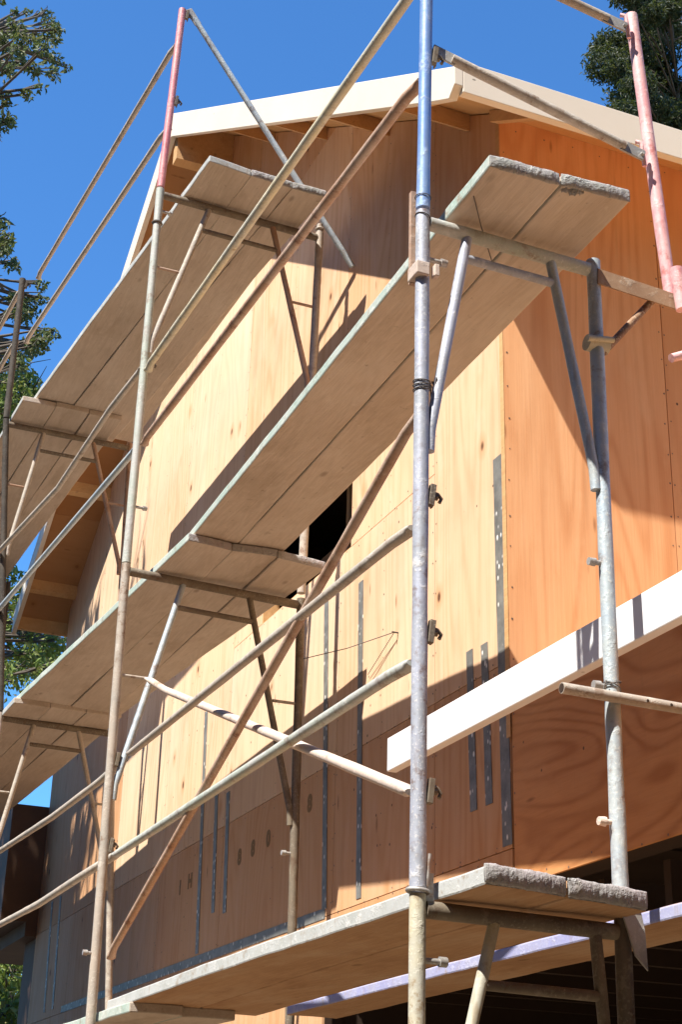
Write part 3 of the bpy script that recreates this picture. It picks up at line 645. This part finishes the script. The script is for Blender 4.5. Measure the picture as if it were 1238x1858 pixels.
# -- planks
def plank(bot, thick, mats, label, crust=(0, 0), name='scaffold_plank', bow=.004, seed=None, top_over=0.0, chip=0):
    """bot: outer-near, inner-near, inner-far, outer-far underside corners; material slots: wood, edge paint, crust"""
    on, inn, inf, of = [V(*p) for p in bot]; N = 26; mb = MB(); vs = []
    L = np.linalg.norm(on-of)
    ph = random.uniform(0, 6)
    for i in range(N+1):
        u = i/N; o = lerp(on, of, u); n = lerp(inn, inf, u)
        wob = bow*math.sin(u*5+ph)+random.uniform(-.0012, .0012)
        dz = V(0, 0, wob); e = (n-o)*random.uniform(-.008, .008)
        for k in range(5):
            p = o+e+(n-o-e*1.6)*k/4; cup = .0025*math.cos((k-2)/2*1.5)
            vs.append(p+dz+V(0, 0, cup))
        for k in range(4, -1, -1):
            p = o+e+(n-o-e*1.6)*k/4; vs.append(p+dz+V(0, 0, thick+.002*math.cos((k-2)/2*1.5)))
    fs = []; mi = []
    for i in range(N):
        for k in range(10):
            a, b = i*10+k, i*10+(k+1) % 10; fs.append((a, b, b+10, a+10)); mi.append(1 if k in (4, 9) else 0)
    fs.append(tuple(range(9, -1, -1))); mi.append(2 if crust[0] else 0); fs.append(tuple(range(N*10, N*10+10))); mi.append(0)
    # orientation: make bottom faces point down
    a, b, c = vs[0], vs[1], vs[11]
    if np.cross(b-a, c-a)[2] > 0: fs = [f[::-1] for f in fs]
    mb.add(vs, fs, mi)
    o = mb.build(name, mats, None, bevel=.006)
    return tag(o, label, 'plank', 'scaffold planks')
def crust(par_plank, a, b, thick, dirx=1.0, lump=.012):
    """lumpy dried mortar on a plank's end face: a child of the plank"""
    a, b = V(*a), V(*b); n, m = 70, 14; vs = []; L = np.linalg.norm(b-a)
    f1, f2, f3 = random.uniform(0, 9), random.uniform(0, 9), random.uniform(0, 9)
    for i in range(n+1):
        for k in range(m):
            t = 2*math.pi*k/m; u = i/n
            lum = lump*(.8+.45*math.sin(u*11+f1)+.25*math.sin(u*29+f2+k*.9)+.18*math.sin(u*63+k*2.1+f3)+random.uniform(-.2, .2))
            fade = min(1, 6*u+.25, 6*(1-u)+.25)
            ry = thick*.5+lum*.45*fade; rx = (.006+lum)*fade
            vs.append(lerp(a, b, u)+V(dirx*rx*math.cos(t), 0, thick*.5+ry*math.sin(t)*(1 if abs(math.sin(t)) < .9 else .98)))
    fs = [(i*m+k, i*m+(k+1) % m, (i+1)*m+(k+1) % m, (i+1)*m+k) for i in range(n) for k in range(m)]
    fs += [tuple(range(m-1, -1, -1)), tuple(range(n*m, n*m+m))]
    mb = MB().add(vs, fs, 0, True); o = mb.build('mortar_crust', 'crust', par_plank)
    return o
WI = ['plank', 'plank', 'crust']; WG = ['plank', 'edge_green', 'crust']; WW = ['plank', 'edge_white', 'crust']
def zc(p, z): return (float(p[0]), float(p[1]), z)
# middle deck, near bay (two planks lying on the next bay's plank ends)
zA, zB = 4.238, 4.352
def zl(x): return zA+(zB-zA)*(XA-x)/(XA-XB)
def atl(px, py):                       # point on the sloping underside of the middle deck
    p = at(px, py, Z=4.25)
    for _ in range(6): p = at(px, py, Z=zl(p[0]))
    return (float(p[0]), float(p[1]), zl(p[0]))
def extl(a, b, X): p, q = V(*a), V(*b); r = p+(q-p)*((X-p[0])/(q[0]-p[0])); return (float(r[0]), float(r[1]), zl(X))
F0, F1, F2 = extl(atl(888, 302), atl(340, 985), -1.72), extl(atl(1019.5, 337.5), atl(421, 1000), -1.72), extl(atl(1146, 367), atl(503, 1014), -1.72)
m1 = plank([atl(888, 302), atl(1018, 337), F1, F0], .042, WG, 'outer plank of the near middle deck, green edge toward the open side', crust=(1, 0))
crust(m1, atl(890, 302), atl(1016, 336), .040, 1, .004)
m2 = plank([atl(1021, 338), atl(1146, 367), F2, V(*F1)+V(0, .002, 0)], .042, WI, 'inner plank of the near middle deck with a broken mortared end', crust=(1, 0))
crust(m2, atl(1020, 336), atl(1144, 367), .040, 1, .004); crust(m2, V(*atl(1020, 345)), V(*atl(1060, 352)), .03, .9, .014)
def ext(p, q, X):                      # the straight edge through p and q carried on to X
    p, q = V(*p), V(*q); r = p+(q-p)*((X-p[0])/(q[0]-p[0])); return (float(r[0]), float(r[1]), float(r[2]))
# middle deck, second bay (three planks)
z2 = 4.292
def q2(px, py, z=None): p = at(px, py, Z=z or z2); return (float(p[0]), float(p[1]), z or z2)
E2 = []
for (xa, ya), (xb, yb) in (((340, 982), (65, 1240)), ((421, 1001), (145, 1266)), ((504, 1012), (200, 1292)), ((590, 1033), (225, 1297))):
    a = q2(xa, ya); b = q2(xb, yb, 4.372); E2.append((a, ext(a, b, -4.86)))
a = q2(400, 1179, 4.322); b = q2(225, 1297, 4.368); g_ = ext(a, b, -4.86); E2[3] = (E2[3][0], (g_[0], g_[1], E2[2][1][2]))
def deck3(E, mats, labs):
    out = []
    for k in range(3):
        (a0, a1), (b0, b1) = E[k], E[k+1]; g = V(0, .0015, 0)
        m = [mats[0], mats[1] if k == 0 else mats[0], 'crust']
        out.append(plank([V(*a0)+g, V(*b0)-g, V(*b1)-g, V(*a1)+g], .041, m, labs[k], crust=(1, 0)))
    return out
d2 = deck3(E2, WG, ['outer middle plank in the second bay, green edged, lying under the near planks', 'central one of three middle planks in the second bay', 'inner middle plank of the second bay with its pale end by the window'])
crust(d2[2], E2[2][0], E2[3][0], .038, 1, .003)
# highest deck, second bay
z3 = 6.478
def q3(px, py, z=None): p = at(px, py, Z=z or z3); return (float(p[0]), float(p[1]), z or z3)
E3 = []
for (xa, ya), (xb, yb) in (((379, 292), (65, 722)), ((456, 319), (133, 736)), ((531, 342), (255, 690)), ((592, 358), (300, 712))):
    a = q3(xa, ya); b = q3(xb, yb, 6.516); E3.append((a, ext(a, b, -4.86)))
g_ = ext(q3(435, 560, 6.495), q3(309, 692, 6.508), -4.86); zf = E3[0][1][2]; E3[3] = (E3[3][0], (-4.86, g_[1], zf)); E3[2] = (E3[2][0], (-4.86, (E3[1][1][1]+g_[1])/2, zf))

h = deck3(E3, WW, ['outer plank of the highest deck with a white painted end', 'central plank of the highest deck', 'inner plank of the highest deck, nearest the wall'])
h[0].data.materials[2] = M['edge_white']
crust(h[1], E3[1][0], E3[2][0], .040, 1, .004); crust(h[2], E3[2][0], E3[3][0], .040, 1, .004)
plank([(-1.50, -.58, 6.524), (-1.50, -.345, 6.524), (-4.9, -.40, zf+.046), (-4.9, -.635, zf+.046)], .042, WI, 'unseen spare plank added on the highest deck to raise its wall shadow', bow=.001)  # unseen plank added to lift the deck's shadow band on the gable
# third bay, left edge of the picture: high and middle decks
def bay3(z, yo, w, n, x0, x1, lab, dy=-.12):
    for k in range(n):
        y0 = yo+k*(w+.003); plank([(x0, y0, z), (x0, y0+w, z), (x1, y0+w+dy, z-.02), (x1, y0+dy, z-.02)], .040, [WW[0], WW[1] if k == 0 else WW[0], 'crust'], lab[k])
bay3(6.474, -1.31, .232, 3, -4.40, -7.95, ['outer plank of the far high deck at the left edge', 'central plank of the far high deck at the left edge', 'inner plank of the far high deck by the soffit'])
bay3(4.346, -1.13, .232, 3, -4.40, -7.95, ['outer plank of the far middle deck at the left edge', 'central plank of the far middle deck at the left edge', 'inner plank of the far middle deck next to the wall end'])
# lowest deck
z1 = 2.247
def q1(px, py, z=None): p = at(px, py, Z=z or z1); return (float(p[0]), float(p[1]), z or z1)
l1 = plank([q1(880, 1603), q1(1028, 1627), (-1.45, -.775, 2.262), (-1.62, -1.08, 2.262)], .045, ['plank_red', 'edge_white', 'crust'], 'outer plank of the lowest deck with a thick grey mortar end', crust=(1, 0))
crust(l1, q1(880, 1600), q1(1028, 1625), .043, 1, .006)
l2 = plank([q1(1031, 1628), q1(1176, 1652), (-1.42, -.475, 2.262), (-1.45, -.772, 2.262)], .045, ['plank_red', 'plank_red', 'crust'], 'second plank of the lowest deck with a thick grey mortar end', crust=(1, 0))
crust(l2, q1(1032, 1626), q1(1176, 1650), .043, 1, .006)
plank([(3.2, -.485, 2.247), (3.2, -.255, 2.247), (-1.3, -.15, 2.262), (-1.3, -.385, 2.262)], .038, ['plank_red', 'edge_blue', 'crust'], 'long inner plank of the lowest deck with a lilac edge, passing the near inner post')
plank([(-1.2, -1.10, 2.215), (-1.2, -.87, 2.215), (-4.9, -.87, 2.23), (-4.9, -1.10, 2.23)], .042, WG, 'low green edged plank just showing under the lowest deck at bottom left')
plank([(-1.25, -.86, 2.215), (-1.25, -.63, 2.215), (-4.9, -.63, 2.23), (-4.9, -.86, 2.23)], .042, WG, 'low plank beneath the bottom edge, beside the green edged one')
# string stretched from the inner post to a nail in the wall
a, b, c = at(548, 1196, X=XB), at(716, 1147, Y=-.02), at(668, 1224, Y=-.012)
mb = MB().tube([a, lerp(a, b, .5)-V(0, 0, .012), b], .0022, 5).tube([b, lerp(b, c, .5), c], .0018, 5).tube([b+V(0, .03, 0), b-V(0, .012, 0)], .004, 6)
tag(mb.build('string', 'wire'), 'thin string tied from the dark inner post to a nail in the lit wall', 'string')
mb = MB(); a, b = lerp(atl(845, 350), atl(845, 350), 0), None
pts = [at(860, 355, Z=4.235), at(873, 408, Z=4.225), at(895, 480, Z=4.20)]
tag(MB().tube(pts, .0018, 5).build('string', 'wire'), 'fine cord hanging across the underside of the near middle deck', 'string')

# ------------------------------------------------------------------ trees
def leaves(clumps, size, per, mat, name, par, droop=.0, seed=1, aspect=.5):
    R = np.random.default_rng(seed); cs = []
    for (c, rad) in clumps:
        n = max(6, int(per*rad**1.6)); d = R.normal(size=(n, 3)); d /= np.linalg.norm(d, axis=1)[:, None]
        cs.append(np.array(c)+d*(rad*R.uniform(.25, 1, (n, 1))**.7)*np.array([1, 1, .75]))
    C = np.concatenate(cs); n = len(C)
    a = R.normal(size=(n, 3)); a[:, 2] -= droop; a /= np.linalg.norm(a, axis=1)[:, None]
    b = np.cross(a, R.normal(size=(n, 3))); b /= np.linalg.norm(b, axis=1)[:, None]
    s = size*R.uniform(.6, 1.35, (n, 1)); a = a*s; b = b*s*aspect
    nrm = np.cross(a, b); nrm /= np.linalg.norm(nrm, axis=1)[:, None]; fold = nrm*s*.12
    v = np.stack([C, C+a*.45+b*.5+fold, C+a, C+a*.45-b*.5+fold], 1).reshape(-1, 3)
    o0 = origin(par); me = bpy.data.meshes.new(name)
    f = np.arange(n*4).reshape(n, 4); f3 = np.concatenate([f[:, [0, 1, 2]], f[:, [0, 2, 3]]])
    me.from_pydata((v-o0).tolist(), [], f3.tolist()); me.materials.append(M[mat])
    col = np.repeat(np.concatenate([R.uniform(0, 1, (n, 2)), np.zeros((n, 1)), np.ones((n, 1))], 1), 4, 0)
    t = me.attributes.new('tint', 'FLOAT_COLOR', 'POINT'); t.data.foreach_set('color', col.ravel().astype(np.float32)); me.update()
    o = bpy.data.objects.new(name, me); COL.objects.link(o); o.parent = par; return o
def tree(base, top, clumps, label, mat='leaf_olive', size=.09, per=400, droop=0.0, seed=1, tr=.22, group='trees round the house', twig=.5, aspect=.5):
    R = np.random.default_rng(seed+100); base = V(*base); top = V(*top)
    t = thing('tree', base, label, 'tree', group)
    mid = lerp(base, top, .5)+V(R.normal()*.25, R.normal()*.25, 0)
    tb = MB().tube([base, lerp(base, mid, .5)+V(.06, -.04, 0), mid, top], [tr, tr*.3], 10, 0, None, .08, .5)
    for (c, rad) in clumps:
        c = V(*c); j = lerp(mid, top, min(1, max(0, (c[2]-rad-mid[2])/(top[2]-mid[2]+1e-6)))) if c[2] > mid[2] else lerp(base, mid, .75)
        k = lerp(j, c, .55)+V(0, 0, .12*rad); tb.tube([j, k, c], [tr*.22, .012], 6, 0, None, .1, .4)
        for _ in range(int(2+4*twig)):
            e = c+R.normal(size=3)*rad*.5; tb.tube([lerp(k, c, R.uniform(.2, .9)), lerp(c, e, .5)+V(0, 0, .05), e], [.012, .004], 5, 0, None, .1, .4)
    tb.build('trunk', 'bark', t); leaves(clumps, size, per, mat, 'crown', t, droop, seed, aspect); return t
def cl(px, py, X, rad): return (tuple(at(px, py, X=X)), rad)
def spread(pxs, X, rad, n, seed, jit=22):
    R = np.random.default_rng(seed); out = []
    for (x, y) in pxs:
        for _ in range(n): out.append(cl(x+R.normal()*jit, y+R.normal()*jit, X+R.normal()*.8, rad*R.uniform(.6, 1.3)))
    return out
# top left: loose boughs of a tall tree beyond the far end of the house
tl = spread([(10, 20), (50, 40), (85, 30), (20, 90), (60, 80), (85, 60), (10, 140), (40, 120), (70, 130), (95, 118), (20, 190), (8, 215), (-30, 60), (-40, 150), (-30, 230), (30, 60)], -14, .13, 3, 5, 15)
tl += spread([(-20, 390), (0, 415), (10, 440), (-20, 470), (22, 470), (-30, 430)], -14, .12, 3, 6, 11)
tl += spread([(10, 520), (45, 540), (75, 520), (20, 570), (55, 580), (70, 610), (30, 620), (5, 640), (-30, 560), (50, 650), (20, 680)], -14, .14, 3, 8, 15)
tree((-14.5, -1.6, 0), (-14.2, -1.1, 17.5), tl, 'tall olive green tree with sparse drooping boughs at the upper left', 'leaf_olive', .085, 1500, .6, 11, .2, twig=.3)
# bright foliage behind the left scaffold edge
ll = spread([(10, 690), (45, 700), (60, 735), (20, 740), (0, 780), (30, 800), (-20, 850), (-10, 720)], -15.5, .34, 3, 15, 16)
ll += spread([(5, 1040), (15, 1075), (10, 1110), (25, 1160), (60, 1165), (85, 1185), (110, 1165), (40, 1200), (15, 1215), (70, 1215)], -15.5, .24, 3, 17, 12)
tree((-15.8, -.4, 0), (-15.6, 0, 11.5), ll, 'lime green sunlit tree showing between the left planks and the soffit', 'leaf_lime', .10, 900, .2, 21, .16)
# bottom left
bl = spread([(5, 1730), (15, 1760), (0, 1790), (15, 1820), (5, 1850), (-20, 1760), (-20, 1830), (20, 1880), (0, 1900)], -13.5, .3, 3, 25, 12)
tree((-13.6, .9, 0), (-13.6, .8, 3.6), bl, 'yellow green shrub beside the dark wing at the bottom left', 'leaf_lime', .11, 800, .3, 31, .06)
# top right conifer
R_ = np.random.default_rng(3); tc = []
for k in range(95):
    y = R_.uniform(-80, 330); left = 1112 + 30*math.sin(y*.045) + 16*math.sin(y*.13+1) - (y-100)*.05
    x = left+abs(R_.normal())*75+8
    p = at(x, y, X=-21+R_.normal()*1.1); tc.append((tuple(p), .42*R_.uniform(.6, 1.5)))
b = at(1230, 200, X=-21)
tree((b[0], b[1], 0), (b[0], b[1], b[2]+5), tc, 'dark evergreen tree rising behind the roof at the upper right', 'leaf_dark', .14, 2600, .9, 41, .12, twig=0, aspect=.35)
# tall willow outside the picture on the left, whose hanging sprays streak the far end of the gable wall with shade
R_ = np.random.default_rng(9); wc = []
for (x, z, n_) in ((-7.3, 4.5, 15), (-8.0, 4.7, 20), (-8.1, 3.9, 20), (-7.7, 5.6, 14), (-7.2, 5.8, 5), (-8.2, 6.2, 18), (-8.9, 5.2, 16), (-9.5, 4.0, 20), (-7.4, 3.7, 12), (-5.75, 6.1, 1)):
    for _ in range(n_):
        t_ = R_.uniform(4.2, 6.5); p = V(x+R_.normal()*.35, 0, z+R_.normal()*.4)+SUN*t_; wc.append((tuple(p), .27*R_.uniform(.6, 1.3)))
tree((-6.4, -5.2, 0), (-6.0, -3.6, 10.6), wc, 'tall willow standing left of the scaffold, its shade streaking the wall end', 'leaf_olive', .6, 45, 9.0, 51, .16, aspect=.05, twig=.1)

# unseen wood added on the street side to cut sky light, gapped for sun
R_ = np.random.default_rng(77); bc = []
for k in range(900):
    g_ = R_.uniform(-153, 40); a_ = math.radians(g_); d_ = R_.uniform(11.5, 14.5); hi = 8.5+13*min(1, max(0, abs(g_+63)-16)/22)
    if g_ < -122: hi = min(hi, 12)
    bc.append(((d_*math.cos(a_)+.5, d_*math.sin(a_)-1.5, R_.uniform(.3, hi)), R_.uniform(1.0, 1.7)))
bt = thing('wood', (0, -17, 0), None, None); leaves(bc, .75, 55, 'leaf_dark', 'wood', bt, .2, 61, .8)
wo = bt.children[0]; mw = wo.matrix_basis.copy(); wo.parent = None; wo.location = bt.location; bpy.data.objects.remove(bt); wo.name = 'wood'
tag(wo, 'unseen dark wood added across the street to dim the sky light', 'wood', None, 'stuff')
